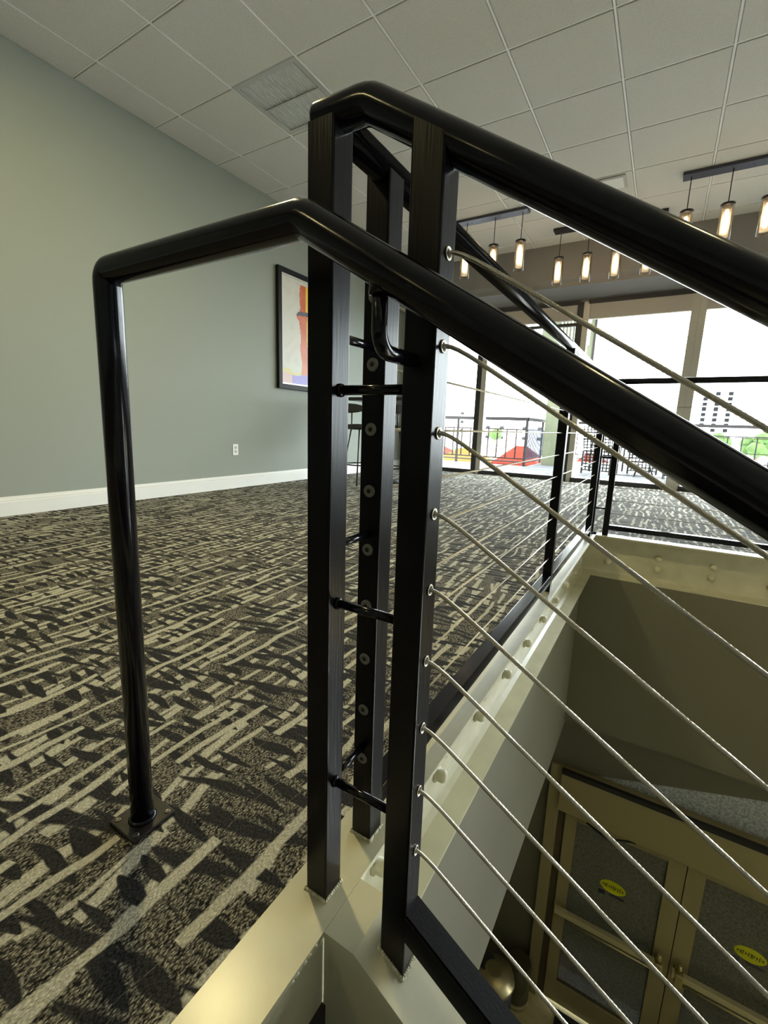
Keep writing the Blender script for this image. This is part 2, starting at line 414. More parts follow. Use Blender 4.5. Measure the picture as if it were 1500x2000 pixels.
# window wall: sill, mullions, header, transoms, panes
mull = [-3.22, -2.54, -1.15, 0.18, 1.55, 2.92, 4.29, 5.66, 6.79]
for i in range(len(mull)-1):
    t = bpy.data.objects.new('window_%d' % (i+1), None); COL.objects.link(t); t.location = (mull[i], WY, 0); struct(t)
    w = mull[i+1]-mull[i]
    hw = 0.055
    b = MB()
    if i == 0: b.box((-0.06, -0.05, 0), (hw, 0.07, 2.46))
    else: b.box((0.0, -0.05, 0.0), (hw+0.02, 0.07, 2.46))
    b.build('mullion', ALU, t)
    b = MB(); b.box((w-hw-0.03, -0.04, 0.0), (w-0.0005, 0.06, 2.46)); b.build('jamb', ALUD if i < 2 else ALU, t)  # jamb tone paints in light: dark for unlit sides, pale where flare lifts them
    b = MB(); b.box((hw, -0.06, 0.0), (w-hw, 0.06, 0.062)); b.build('sill', ALUD, t)
    b = MB(); b.box((hw, -0.05, 2.43), (w-hw, 0.06, 2.485)); b.build('head', ALUD, t)
    b = MB(); b.box((hw, -0.035, 2.235), (w-hw, 0.02, 2.43)); b.build('valance', VAL, t)
    if i == 1:
        b = MB(); b.box((hw, -0.03, 2.16), (w-hw, 0.04, 2.20)); b.build('door_head', ALUD, t)
    b = MB(); b.box((hw, 0.0, 0.062), (w-hw, 0.008, 2.235)); b.build('pane', GLASS, t)

# ------------------------------------------------------------------ steel beams round the stairwell
def bolts(parent, pts, axis, sgn):
    for p in pts:
        b = MB(); b.lathe([(0.023, 0), (0.023, 0.004*sgn), (0.0175, 0.004*sgn), (0.0175, 0.019*sgn)]+[(0.0175*cos(t), (0.019+0.013*sin(t))*sgn) for t in (0.3, 0.7, 1.1, 1.4)], p, 14, axis); b.build('bolt', CREAM, parent)
t = thing('steel_beam', (TOE, 1.7, -0.3), 'cream painted steel channel along the carpet edge, running away beside the stairwell', 'beam')
o3 = lambda x, y, z: (x-TOE, y-1.7, z+0.3)
def chan_x(b, y0, y1):   # channel web at x=WEB, toes at x=TOE
    b.prism([(WEB, 0), (TOE, 0), (TOE, -0.009), (WEB+0.03, -0.013), (WEB+0.014, -0.020), (WEB+0.009, -0.035), (WEB+0.009, -0.265), (WEB+0.014, -0.281), (WEB+0.03, -0.288), (TOE, -0.292), (TOE, -0.30), (WEB, -0.30)], 'y', y0, y1)
b = MB(); chan_x(b, 0.50, FWEB)
# flat landing plate toward the camera, and its fascia
b.prism([(WEB, 0), (TOE, 0), (TOE, -0.010), (WEB, -0.010)], 'y', ST0, 0.4999)
fl = b.build('flange', CREAM, t); fl.location = (-TOE, -1.7, 0.3)
b = MB(); b.box((TOE-0.012, ST0, -0.176), (TOE-0.0005, 0.4150, -0.014)); k = b.build('fascia_plate', CREAM, t); k.location = (-TOE, -1.7, 0.3)
b = MB()
for q in range(5): b.lathe([(0.004, -0.001), (0.005, 0.002), (0.003, 0.005)], (TOE-0.003, 0.398-0.012*q+random.uniform(-.003, .003), -0.006-0.001*q), 8, 'x')
k = b.build('weld_bead', CREAM, t); k.location = (-TOE, -1.7, 0.3)
pts = []
for k in range(9):
    y = 0.695+0.305*k
    pts += [(WEB+0.009, y, -0.125), (WEB+0.009, y, -0.20)]
bolts(t, [o3(*p) for p in pts], 'x', 1)

t = thing('steel_beam', (1.0, FY, -0.3), 'steel channel with paired bolts across the far end of the stairwell', 'beam')
b = MB()
b.prism([(FWEB, 0), (FY, 0), (FY, -0.009), (FWEB-0.03, -0.013), (FWEB-0.014, -0.020), (FWEB-0.009, -0.035), (FWEB-0.009, -0.265), (FWEB-0.014, -0.281), (FWEB-0.03, -0.288), (FY, -0.292), (FY, -0.30), (FWEB, -0.30)], 'x', WEB+0.0095, RX)
k = b.build('channel', CREAM, t); k.location = (-1.0, -FY, 0.3)
pts = [(-0.234, FWEB-0.009, -0.20)]
for k in range(7): pts += [(0.077+0.305*k, FWEB-0.009, -0.125), (0.077+0.305*k, FWEB-0.009, -0.20)]
bolts(t, [(p[0]-1.0, p[1]-FY, p[2]+0.3) for p in pts], 'y', -1)

# ------------------------------------------------------------------ stair
SL = 0.63
def ztop(x): return 0.0 if x < -0.275 else -SL*(x+0.275)
t = thing('staircase', (-0.3, 0.0, -0.3), 'carpeted stair descending to the right with a painted channel stringer', 'staircase')
def at_parent(o, t): o.location = -t.location
XE = 6.6
def stringer(y0, y1, web_y):
    b = MB()
    dv = 0.012
    top = [(TOE+0.0005, 0), (-0.275, 0), (XE, ztop(XE))]
    # top flange
    b.prism([(top[0][0], 0), (-0.275, 0), (XE, ztop(XE)), (XE, ztop(XE)-dv), (-0.279, -0.010), (top[0][0], -0.010)], 'y', y0, y1)
    # web
    b.prism([(top[0][0], -0.009), (-0.279, -0.009), (XE, ztop(XE)-0.008), (XE, ztop(XE)-0.36), (-0.20, -0.36), (top[0][0], -0.30)], 'y', web_y, web_y+0.008)
    return b
o = stringer(0.415, 0.508, 0.4152).build('stringer', CREAM, t); at_parent(o, t)
o = stringer(ST0, ST0+0.09, ST0+0.08).build('stringer', CREAM, t); at_parent(o, t)
RISE, RUN = 0.1768, 0.1768/SL
for k in range(25):
    x0 = TOE+RUN*k; z = -RISE*(k+1)
    b = MB(); b.box((x0-0.003, ST0+0.09, z-0.04), (x0+RUN+0.025, 0.413, z), 0.006)
    b.box((x0-0.003, ST0+0.09, z+0.0005), (x0+0.006, 0.413, z+RISE-0.045 if k else z+0.05))
    o = b.build('tread', DARKC, t); at_parent(o, t)

# ------------------------------------------------------------------ lower level
LZ = -4.60; DY = 3.8
struct(MB().box((-0.92, -1.2, LZ-0.1), (RX, DY+0.1, LZ)).build('floor_lower', FLOORT), 'yellowish tiled lobby floor below the stairwell', 'floor')
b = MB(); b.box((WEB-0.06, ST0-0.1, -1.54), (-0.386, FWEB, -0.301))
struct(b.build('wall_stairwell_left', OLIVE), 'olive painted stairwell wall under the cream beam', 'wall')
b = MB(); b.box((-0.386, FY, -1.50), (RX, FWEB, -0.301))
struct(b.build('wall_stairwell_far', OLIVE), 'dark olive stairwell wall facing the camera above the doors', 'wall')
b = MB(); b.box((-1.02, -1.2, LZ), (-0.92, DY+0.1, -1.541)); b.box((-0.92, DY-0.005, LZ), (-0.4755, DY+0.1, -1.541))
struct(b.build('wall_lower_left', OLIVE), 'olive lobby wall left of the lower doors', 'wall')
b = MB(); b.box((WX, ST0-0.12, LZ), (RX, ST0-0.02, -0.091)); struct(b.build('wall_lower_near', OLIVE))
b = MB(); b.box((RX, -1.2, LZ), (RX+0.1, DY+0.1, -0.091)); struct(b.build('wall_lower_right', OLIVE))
# wall over the transom with its slanted lower edge, and soffit closing to the stairwell walls
b = MB()
b.prism([(-0.505, -1.541), (-0.505, -2.14), (-0.30, -2.14), (1.0, -1.77), (1.35, -1.541)], 'y', DY-0.02, DY+0.05)
b.box((-0.92, FWEB+0.001, -1.541), (RX, DY+0.05, -1.50))
b.box((-0.92, -1.0, -1.541), (-0.479, FWEB+0.001, -1.50))
struct(b.build('wall_lower_bulkhead', OLIVE), 'olive bulkhead with a slanted lower edge above the lobby doors', 'wall')
# frame
b = MB()
b.box((-0.475, DY-0.06, LZ), (-0.380, DY+0.04, -2.10), 0.004)       # jamb
b.box((-0.380, DY-0.10, -2.49), (2.9, DY+0.04, -2.10), 0.004)       # header
b.box((1.47, DY-0.06, LZ), (1.56, DY+0.04, -2.49), 0.004)
b.box((2.8, DY-0.06, LZ), (2.9, DY+0.04, -1.50), 0.004)
struct(b.build('trim_2', FRAMEY), 'tan painted frame around the pair of lobby doors', 'door frame')
struct(MB().box((-0.380, DY-0.115, -2.125), (2.9, DY-0.08, -2.085)).build('trim_3', RUBBER))
struct(MB().box((-0.382, DY+0.0, LZ), (-0.318, DY+0.03, -2.49)).build('trim_4', FRAMED))
t = bpy.data.objects.new('window_9', None); COL.objects.link(t); t.location = (0, DY, -2.1); struct(t)
MB().box((-0.47, 0.0, 0.0), (2.8, 0.012, 0.6)).build('transom_pane', FROST2, t)
t = bpy.data.objects.new('window_10', None); COL.objects.link(t); t.location = (1.56, DY, LZ); struct(t)
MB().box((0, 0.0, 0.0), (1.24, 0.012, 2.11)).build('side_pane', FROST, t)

def sticker(parent, x, z):
    b = MB(); n = 28
    ring = [(x+0.098*cos(2*pi*k/n), -0.0075, z+0.060*sin(2*pi*k/n)) for k in range(n)]
    b.poly(ring+[(p[0], -0.0045, p[2]) for p in ring], [tuple(range(n)), tuple(range(2*n-1, n-1, -1))]+[(k, n+k, n+(k+1) % n, (k+1) % n) for k in range(n)])
    st = b.build('sticker', YEL, parent); st['label'] = 'yellow oval door sticker with a row of black lettering'
    b = MB()
    xx = x-0.080; k = 0
    while xx < x+0.078:
        h = 0.011+0.004*((k*7) % 3); w = 0.004
        kind = (k*5+2) % 4
        b.box((xx, -0.0092, z-h), (xx+w, -0.0076, z+h))
        if kind in (0, 2): b.box((xx+w, -0.0092, z+h-0.004), (xx+0.010, -0.0076, z+h))
        if kind in (1, 2): b.box((xx+w, -0.0092, z-0.002), (xx+0.009, -0.0076, z+0.002))
        if kind == 3: b.box((xx+0.008, -0.0092, z-h), (xx+0.012, -0.0076, z+h))
        xx += 0.0165; k += 1
    b.build('lettering', RUBBER, st)
    b = MB(); b.box((x-0.10, -0.007, z-0.105), (x-0.055, -0.0045, z-0.070)); b.box((x-0.02, -0.007, z-0.092), (x+0.09, -0.0045, z-0.072))
    b.build('sticker_tab', mat('dark_blue_tab', (0.02, 0.02, 0.05), 0.5) if 'dark_blue_tab' not in bpy.data.materials else bpy.data.materials['dark_blue_tab'], st)
YEL = mat('sticker_yellow', (0.55, 0.56, 0.0), 0.5)
def lobby_door(name, x0, x1, hinge_left, sx):
    t = bpy.data.objects.new(name, None); COL.objects.link(t); t.location = (x0, DY, LZ+0.02)
    struct(t, 'tan framed glass lobby door with a push bar, %s of the pair' % ('left' if hinge_left else 'right'), 'door')
    w = x1-x0; H = -2.495-(LZ+0.02)
    sl, sr = (0.096, 0.120) if hinge_left else (0.120, 0.096)
    b = MB(); b.box((0, -0.025, 0), (sl, 0.022, H), 0.002); b.build('stile', FRAMEY, t)
    b = MB(); b.box((w-sr, -0.025, 0), (w, 0.022, H), 0.002); b.build('stile', FRAMEY, t)
    b = MB(); b.box((sl, -0.024, 0), (w-sr, 0.021, 0.238), 0.002); b.build('bottom_rail', FRAMEY, t)
    b = MB(); b.box((sl, -0.024, H-0.095), (w-sr, 0.021, H), 0.002); b.build('top_rail', FRAMEY, t)
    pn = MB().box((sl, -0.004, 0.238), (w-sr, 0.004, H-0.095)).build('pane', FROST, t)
    b = MB()   # black glazing bead
    for (a, c) in (((sl, 0.238), (sl+0.006, H-0.095)), ((w-sr-0.006, 0.238), (w-sr, H-0.095)), ((sl, 0.238), (w-sr, 0.246))):
        b.box((a[0], -0.012, a[1]), (c[0], -0.004, c[1]))
    b.build('glazing_bead', FRAMED, t)
    zb = -3.525-(LZ+0.02)
    pb = MB(); pb.box((0.01, -0.10, zb-0.005), (w-0.06, -0.055, zb+0.045), 0.004); P_ = pb.build('push_bar', PUSHM, t)
    xa, xb = (0.12, w-0.05) if hinge_left else (0.05, w-0.05)
    MB().tube([(xa, -0.105, zb-0.022), (xb, -0.105, zb-0.022)], 0.009, 12).build('touch_bar', BRASS, P_)
    xe = w-0.075 if hinge_left else 0.06
    b = MB(); b.box((xe-0.028, -0.115, zb-0.05), (xe+0.028, -0.026, zb+0.055), 0.006); b.lathe([(0.018, 0), (0.02, 0.02), (0.017, 0.05), (0.01, 0.055)], (xe, -0.07, zb+0.055), 14)
    b.build('latch_case', BRASS, P_)
    for xk in ((0.03,) if hinge_left else (w-0.08,)):
        b = MB(); b.box((xk-0.03, -0.058, zb), (xk+0.03, -0.026, zb+0.04)); b.build('end_bracket', FRAMEY, P_)
    xh = w-sr-0.045 if hinge_left else sl+0.03
    b = MB(); zz = -3.25-(LZ+0.02); pth = [(xh+0.035, 0.022, zz), (xh+0.035, 0.075, zz)]+[(xh+0.03-0.03*sin(t_), 0.085, zz-0.0) for t_ in (0.6,)]+[(xh-0.01, 0.09, zz-0.02), (xh-0.01, 0.09, zz-0.20), (xh+0.035, 0.022, zz-0.22)]
    b.tube(pth, 0.008, 10); b.build('pull_handle', STEEL, t)
    b = MB()
    if hinge_left:
        b.tube([(0.17, -0.03, H-0.06), (0.33, -0.11, H-0.055), (0.52, -0.04, H-0.045)], 0.008, 8)
        b.box((0.51, -0.05, H-0.05), (0.535, -0.03, H+0.01))
        b.build('closer_arm', RUBBER, t)
    if hinge_left: MB().box((w-0.004, 0.0, 0), (w+0.010, 0.03, H)).build('gap_light_stop', FRAMED, t)  # added strip that blocks outside light in the gap between the leaves
    sticker(pn, sx-x0, -3.08-(LZ+0.02))
    return t
lobby_door('door_1', -0.318, 0.572, True, 0.111)
lobby_door('door_2', 0.578, 1.466, False, 1.037)

tag(MB().box((-0.19, 3.05, LZ+0.001), (1.30, 3.74, LZ+0.015), 0.004).build('door_mat', RUBBER), 'black rubber mat on the lobby floor before the glass doors', 'mat')
# litter bin and ash column beside the left lobby wall
t = thing('litter_bin', (-0.66, 3.18, LZ), 'round litter bin with a domed brushed brass lid, partly hidden below the stairwell wall', 'bin')
MB().lathe([(0.15, 0), (0.155, 0.01), (0.155, 0.70), (0.15, 0.705)], (0, 0, 0), 32).build('body', BRONZE, t)
MB().lathe([(0.165, 0.70), (0.17, 0.72), (0.165, 0.75), (0.06, 0.80)], (0, 0, 0), 40).build('lid', BRASS, t)
MB().lathe([(0.075, 0.775), (0.075, 0.79)], (-0.075, 0.03, 0), 24).build('opening', RUBBER, t)
t = thing('ash_urn', (-0.545, 3.63, LZ), 'small dark round urn with a pale base band against the lobby wall', 'urn')
MB().lathe([(0.11, 0.055), (0.115, 0.06), (0.115, 0.42), (0.10, 0.43)], (0, 0, 0), 32).build('body', mat('dark_olive_metal', (0.05, 0.045, 0.02), 0.4), t)
MB().lathe([(0.122, 0), (0.122, 0.055)], (0, 0, 0), 32).build('base_band', FRAMEY, t)

# ================================================================== RAILINGS
RR = 0.019; HS = 0.019
RZ = 1.058
def post_box(cx, cy, z0, z1, zslope=0.0):
    b = MB(); e = 0.0025
    xs = (cx-HS, cx+HS); ys = (cy-HS, cy+HS)
    b.poly([(xs[0], ys[0], z0), (xs[1], ys[0], z0-zslope), (xs[1], ys[1], z0-zslope), (xs[0], ys[1], z0), (xs[0], ys[0], z1), (xs[1], ys[0], z1-zslope), (xs[1], ys[1], z1-zslope), (xs[0], ys[1], z1)],
           [(3, 2, 1, 0), (4, 5, 6, 7), (0, 1, 5, 4), (1, 2, 6, 5), (2, 3, 7, 6), (3, 0, 4, 7)])
    es = [ed for ed in b.bm.edges if abs(ed.verts[0].co.z-ed.verts[1].co.z) > 0.3]
    bmesh.ops.bevel(b.bm, geom=es, offset=e, segments=3, affect='EDGES', profile=0.5)
    return b
def weld(b, cx, cy, z, s=HS, zs=0.0):
    # lumpy bead of weld around the foot of a post
    for side in range(4):
        for q in range(11):
            f = -s+2*s*q/10
            x, y = {0: (cx+f, cy-s), 1: (cx+s, cy+f), 2: (cx+f, cy+s), 3: (cx-s, cy+f)}[side]
            zz = z - zs*(x-(cx-s))/(2*s)
            b.lathe([(0.0030+random.uniform(0, 0.001), -0.001), (0.0032, 0.0015), (0.0015, 0.0036)], (x+random.uniform(-.0006, .0006), y+random.uniform(-.0006, .0006), zz), 6)
    return b
CAB = [0.158+0.0919*k for k in range(9)]
GX = -0.370
def grommet(parent, p, d):
    """small steel ring at a cable hole; d = +-1 axis ('x' or 'y')"""
    ax, sg = d
    b = MB(); b.lathe([(0.0066, 0), (0.0072, 0.0010*sg), (0.0066, 0.0020*sg), (0.0054, 0.0020*sg), (0.0050, 0.0003*sg)], p, 20, ax)
    b.mi = 1; b.lathe([(0.0049, 0.0004*sg), (0.0048, 0.0008*sg)], p, 16, ax)
    return b.build('grommet', [STEEL, RUBBER], parent)

# --- left guard: posts A, C, mid and corner, running away along the well
G = thing('guard_railing', (GX, 0.468, 0.0), 'black cable guard railing with a round top rail, running away along the carpet edge', 'railing')
def gp(bm_, name, m, parent=G):
    o = bm_.build(name, m, parent)
    o.matrix_parent_inverse = Matrix.Identity(4)
    # vertices are in world space: shift by the location of the chain of parents
    q = parent; off = Vector((0, 0, 0))
    while q is not None: off += q.location; q = q.parent
    o.location = -off
    return o
YD, YE = 3.385, 3.525
posts_y = [0.468, 0.590, 2.065, YD, YE]
for i, y in enumerate(posts_y):
    p = gp(post_box(GX, y, 0.0, RZ-0.008), 'post', BLACKP)
    if i < 3:
        weld(MB(), GX, y, 0.0005).build('weld_bead', CREAM, p)
    if i == 1:
        for z in CAB:
            b = MB(); b.lathe([(0.0095, 0), (0.0095, -0.0022), (0.0080, -0.0034), (0.0036, -0.0034), (0.0032, -0.001)], (GX, y-HS, z), 20, 'y')
            b.mi = 1; b.lathe([(0.0034, -0.0033), (0.0034, -0.0037)], (GX, y-HS, z), 6, 'y')
            o = b.build('cable_end_cap', [CAPM, RUBBER], p)
# top rail of the guard; ends in the corner with the stair rail
gp(MB().tube([(GX, 0.470, RZ), (GX, YE, RZ)], RR, 28), 'top_rail', BLACK)
gp(MB().box((GX-HS, posts_y[1]+HS, 0.045), (GX+HS, posts_y[2]-HS, 0.083), 0.002), 'bottom_rail', BLACK)
gp(MB().box((GX-HS, posts_y[2]+HS, 0.045), (GX+HS, posts_y[3]-HS, 0.083), 0.002), 'bottom_rail', BLACK)
for z in (0.825, 0.551, 0.181):
    gp(MB().tube([(GX, 0.486, z), (GX, 0.572, z)], 0.0058, 14), 'rung', BLACK)
for z in (0.775, 0.548, 0.188):
    gp(MB().tube([(GX, YD+HS-.001, z), (GX, YE-HS+.001, z)], 0.0058, 10), 'rung', BLACK)
for z in CAB:
    c = gp(MB().tube([(GX, 0.590+HS-0.002, z), (GX, YD-HS+0.002, z)], 0.0022, 8), 'cable', STEEL)

# --- stair guard: post B on the stringer, sloping rail and cables
SG = thing('stair_guard_railing', (-0.234, 0.468, -0.025), 'black stair guard with steel cables sloping down to the right', 'railing')
BX = -0.234
pB = gp(post_box(BX, 0.468, ztop(BX-HS)-0.001, RZ-SL*(BX-HS+0.314), 2*HS*SL), 'post', BLACKP, SG)
weld(MB(), BX, 0.468, ztop(BX-HS)+0.0003, HS, 2*HS*SL).build('weld_bead', CREAM, pB)
xk = -0.316
path = [(GX-HS, 0.468, RZ), (GX-HS+0.0012, 0.468, RZ), (GX-HS+0.0035, 0.468, RZ), (GX-HS+0.007, 0.468, RZ)]
rads = [0.0135, 0.0165, 0.0185, RR]
# gentle bend into the slope
th = atan(SL)
path += [(xk-0.012, 0.468, RZ), (xk-0.004, 0.468, RZ-0.0008), (xk+0.004, 0.468, RZ-0.0030), (xk+0.011, 0.468, RZ-SL*0.011)]
path += [(XE, 0.468, RZ-SL*(XE-xk))]
rads += [RR]*(len(path)-len(rads))
gp(MB().tube(path, rads, 32), 'top_rail', BLACK, SG)
b = MB()
x0, x1 = BX+HS-0.002, XE
zc = lambda x: 0.038-SL*(x+0.204)
b.prism([(x0, zc(x0)-0.0225), (x1, zc(x1)-0.0225), (x1, zc(x1)+0.0225), (x0, zc(x0)+0.0225)], 'y', 0.449, 0.487)
bmesh.ops.bevel(b.bm, geom=[e for e in b.bm.edges if abs(e.verts[0].co.x-e.verts[1].co.x) > 1], offset=0.003, segments=2, affect='EDGES')
gp(b, 'bottom_rail', BLACKP, SG)
for z in (0.757, 0.476, 0.198):
    r_ = gp(MB().tube([(GX+HS-.001, 0.468, z), (BX-HS+.001, 0.468, z)], 0.0060, 16), 'rung', BLACK, SG)
    MB().lathe([(0.0060, 0), (0.0085, -0.001), (0.0082, 0.002), (0.006, 0.004)], (GX+HS+0.001, 0.468, z), 14, 'x').build('weld_bead', BLACK, r_)
for z in CAB[::-1]:
    xs = BX+HS
    pth = [(xs-0.004, 0.468, z+0.0005), (xs+0.004, 0.468, z), (xs+0.010, 0.468, z-0.0012), (xs+0.018, 0.468, z-0.0045), (xs+0.030, 0.468, z-0.0108), (xs+0.045, 0.468, z-0.0198)]
    xz = pth[-1]; pth.append((XE, 0.468, xz[2]-SL*(XE-xz[0])))
    # a wire rope: one body with a twisted set of strands
    b = MB(); b.tube(pth, 0.00235, 12)
    dz = -SL; tot = 1.55; steps = 330
    P0 = Vector(xz); D = Vector((1, 0, -SL)).normalized(); U = Vector((0, 1, 0)); V = D.cross(U)
    for sidx in range(6):
        pp = []
        for k in range(steps):
            s_ = tot*k/steps; a = s_/0.030*2*pi/1.0+sidx*pi/3
            pp.append(P0+D*s_+(U*cos(a)+V*sin(a))*0.0017)
        b.tube(pp, 0.0010, 5, cap=False)
    c = gp(b, 'cable', STEEL, SG)
    g_ = grommet(c, (xs, 0.468, z), ('x', 1))

# --- far guard across the end of the well
FG = thing('far_guard_railing', (-0.27, 3.525, 0.0), 'black cable guard railing across the far end of the stairwell, before the windows', 'railing')
FYR = 3.525
for x in (-0.272, 1.30, 2.87, 4.44, 6.0):
    gp(post_box(x, FYR, 0.0, RZ-0.008), 'post', BLACKP, FG)
gp(MB().tube([(GX+0.001, FYR, RZ), (RX, FYR, RZ)], RR, 20), 'top_rail', BLACK, FG)
gp(MB().box((-0.272+HS, FYR-HS, 0.042), (1.30-HS, FYR+HS, 0.076), 0.002), 'bottom_rail', BLACK, FG)
for k, (xa, xb) in enumerate(((1.30, 2.87), (2.87, 4.44), (4.44, 6.0), (6.0, RX))):
    gp(MB().box((xa+HS, FYR-HS, 0.042), (xb-(HS if k < 3 else 0), FYR+HS, 0.076), 0.002), 'bottom_rail', BLACK, FG)
for z in (0.775, 0.548, 0.188):
    gp(MB().tube([(GX+HS, FYR, z), (-0.272-HS+.001, FYR, z)], 0.0058, 10), 'rung', BLACK, FG)
for z in CAB:
    gp(MB().tube([(-0.272+HS-.002, FYR, z), (RX, FYR, z)], 0.0022, 8), 'cable', STEEL, FG)

# --- stair handrail on its floor post
HR = thing('handrail', (-0.718, 0.383, 0.0), 'round black handrail on a floor post, bent level then sloping down the stair', 'handrail')
HZ, HY = 0.9165, 0.383
c = (-0.700, HY, HZ)
path = [(-0.7185, HY, 0.004), (-0.7005, HY, HZ-0.020)]
for q in range(1, 6):
    a = q/6*pi/2; path.append((-0.7003+0.016*(1-cos(a)), HY, HZ-0.016+0.016*sin(a)))
path += [(-0.684, HY, HZ), (-0.340, HY, HZ), (-0.331, HY, HZ-0.0024), (-0.322, HY, HZ-0.0075), (XE, HY, HZ-0.0075-0.612*(XE+0.322))]
gp(MB().tube(path, 0.0187, 32), 'rail', BLACK, HR)
bp_ = gp(MB().box((-0.758, 0.345, 0.0), (-0.682, 0.424, 0.0065), 0.002), 'base_plate', BASEP, HR)
for (x, y) in ((-0.748, 0.355), (-0.692, 0.355), (-0.692, 0.414), (-0.748, 0.414)):
    MB().lathe([(0.0052, 0), (0.0052, 0.001), (0.0036, 0.0018), (0.0018, 0.0006)], (x, y, 0.0065), 14).build('screw', STEELD, bp_)
gp(MB().lathe([(0.0187, 0), (0.0235, 0.0005), (0.0215, 0.0035), (0.0189, 0.006)], (-0.7184, HY, 0.0062), 24), 'weld_bead', BLACK, HR)
bxp = -0.2425
pth = [(bxp, HY, 0.862), (bxp, HY, 0.806)]
for q in range(1, 8):
    a = q/8*pi/2; pth.append((bxp, HY+0.020*(1-cos(a)), 0.806-0.020*sin(a)))
pth += [(bxp, HY+0.020, 0.786), (bxp, 0.4495, 0.786)]
br = gp(MB().tube(pth, 0.0078, 18), 'bracket', BLACK, HR)
MB().lathe([(0.0082, 0), (0.0115, 0.001), (0.0105, 0.008), (0.0125, 0.012)], (bxp, HY, 0.835), 14).build('weld_bead', BLACK, br)

# ================================================================== CEILING FITTINGS
t = thing('return_air_grille', (-2.662, 2.902, CZ), 'square louvred return air grille in the tiled ceiling', 'ceiling vent')
b = MB()
xa, xb, ya, yb = -0.298, 0.298, -0.300, 0.300
i0, i1, j0, j1, jm0, jm1 = -0.255, 0.262, -0.262, 0.262, -0.006, 0.006
for (a, c) in (((xa, ya), (xb, j0)), ((xa, j1), (xb, yb)), ((xa, j0), (i0, j1)), ((i1, j0), (xb, j1)), ((i0, jm0), (i1, jm1))):
    b.box((a[0], a[1], -0.006), (c[0], c[1], 0.004))
b.build('frame', VENTF, t)
MB().box((xa+0.01, ya+0.01, 0.022), (xb-0.01, yb-0.01, 0.026)).build('backing', RUBBER, t)
for (ja, jb) in ((j0, jm0), (jm1, j1)):
    b = MB(); n = 27
    for k in range(n):
        x = i0+(i1-i0)*(k+0.5)/n
        b.prism([(x-0.0020, -0.004), (x-0.0002, -0.004), (x+0.0030, 0.004), (x+0.0012, 0.004)], 'y', ja, jb)
    b.build('louvre_panel', VENTS, t)
t = thing('square_ceiling_diffuser', (-0.75, 5.215, CZ-0.006), 'small square white ceiling diffuser partly behind the sloping top rail', 'ceiling vent')
b = MB(); b.box((-0.150, -0.125, -0.012), (0.150, 0.125, 0.0), 0.003); b.build('frame', VENTF, t)
b = MB(); b.box((-0.128, -0.105, -0.016), (0.128, 0.105, -0.0121)); b.build('panel', WHITE, t)

def downlight(x, y, e, where):
    t = thing('recessed_downlight', (x, y, CZ-0.006), 'round white recessed downlight in the ceiling '+where, 'ceiling light', 'recessed downlights')
    MB().lathe([(0.085, 0), (0.10, 0), (0.10, -0.006), (0.082, -0.008)], (0, 0, 0), 28).build('trim_ring', WHITE, t)
    MB().lathe([(0.08, -0.002), (0.08, -0.004)], (0, 0, 0), 28).build('lens', LENS, t)
    l = bpy.data.lights.new('downlight_lamp', 'AREA'); l.shape = 'DISK'; l.size = 0.16; l.energy = e; l.color = WARM
    o = bpy.data.objects.new('downlight_lamp', l); COL.objects.link(o); o.location = (x, y, CZ-0.02); o.parent = None
WHERE = ['near the louvred grille', 'behind the stair landing', 'straight above the stair', 'at the far rear right', 'over the lower run of the stair', 'farthest back by the green wall']
for a, w_ in zip(ROOM_LAMPS, WHERE): downlight(*a, w_)
for (x, y, z, e) in ((1.2, 2.2, -0.5, LOWER_LAMP),):
    l = bpy.data.lights.new('lobby_lamp', 'POINT'); l.energy = e; l.color = (1.0, 0.82, 0.42); l.shadow_soft_size = 0.25
    o = bpy.data.objects.new('lobby_lamp', l); COL.objects.link(o); o.location = (x, y, z)

# ------------------------------------------------------------------ pendant lights
def make_pendant():
    t = thing('pendant_light', (0, 0, 0), '', 'pendant light')
    MB().lathe([(0.036, 0.0), (0.054, 0.001), (0.056, -0.004), (0.056, -0.014), (0.036, -0.016)], (0, 0, 0), 24).build('cap', BRONZE, t)
    c = MB().cyl((0, 0, 0), (0, 0, 0.2795), 0.0042, 8).build('cord', BRONZE, t)
    b = MB(); n = 28; r0, r1 = 0.052, 0.055; h0, h1 = -0.300, -0.012
    b.lathe([(r0, h1), (r1, h1), (r1, h0), (r0, h0), (r0, h1-0.001)], (0, 0, 0), n)
    b.build('outer_glass', PEND_OUT, t)
    b = MB(); n = 40
    prof = []
    vs = []
    for (h, k_) in ((-0.028, 1), (-0.272, 1)):
        for k in range(n):
            a = 2*pi*k/n; r = 0.034+(0.0018 if k % 2 else 0)
            vs.append((r*cos(a), r*sin(a), h))
    b.poly(vs, [(k, (k+1) % n, n+(k+1) % n, n+k) for k in range(n)]+[tuple(range(n, 2*n))[::-1]])
    b.build('inner_shade', INNER, t)
    MB().lathe([(0.012, -0.05), (0.023, -0.10), (0.0265, -0.17), (0.024, -0.22), (0.010, -0.245)], (0, 0, 0), 14).build('bulb', BULB, t)
    return t
bars = [  # x0, x1, y, pendant xs
    (-2.70, -1.540, 5.365, [-2.585, -2.238, -1.905, -1.602], 'left'),
    (-1.415, -0.255, 6.070, [-1.335, -1.020, -0.715, -0.405], 'middle'),
    (-0.147, 1.010, 5.365, [-0.080, 0.228, 0.515, 0.84], 'right')]
names = {'left': 'over the table by the green wall', 'middle': 'nearest the bulkhead, between the two other rows', 'right': 'at the right edge of the picture'}
order = ['leftmost', 'second from left', 'third from left', 'rightmost']
proto = None
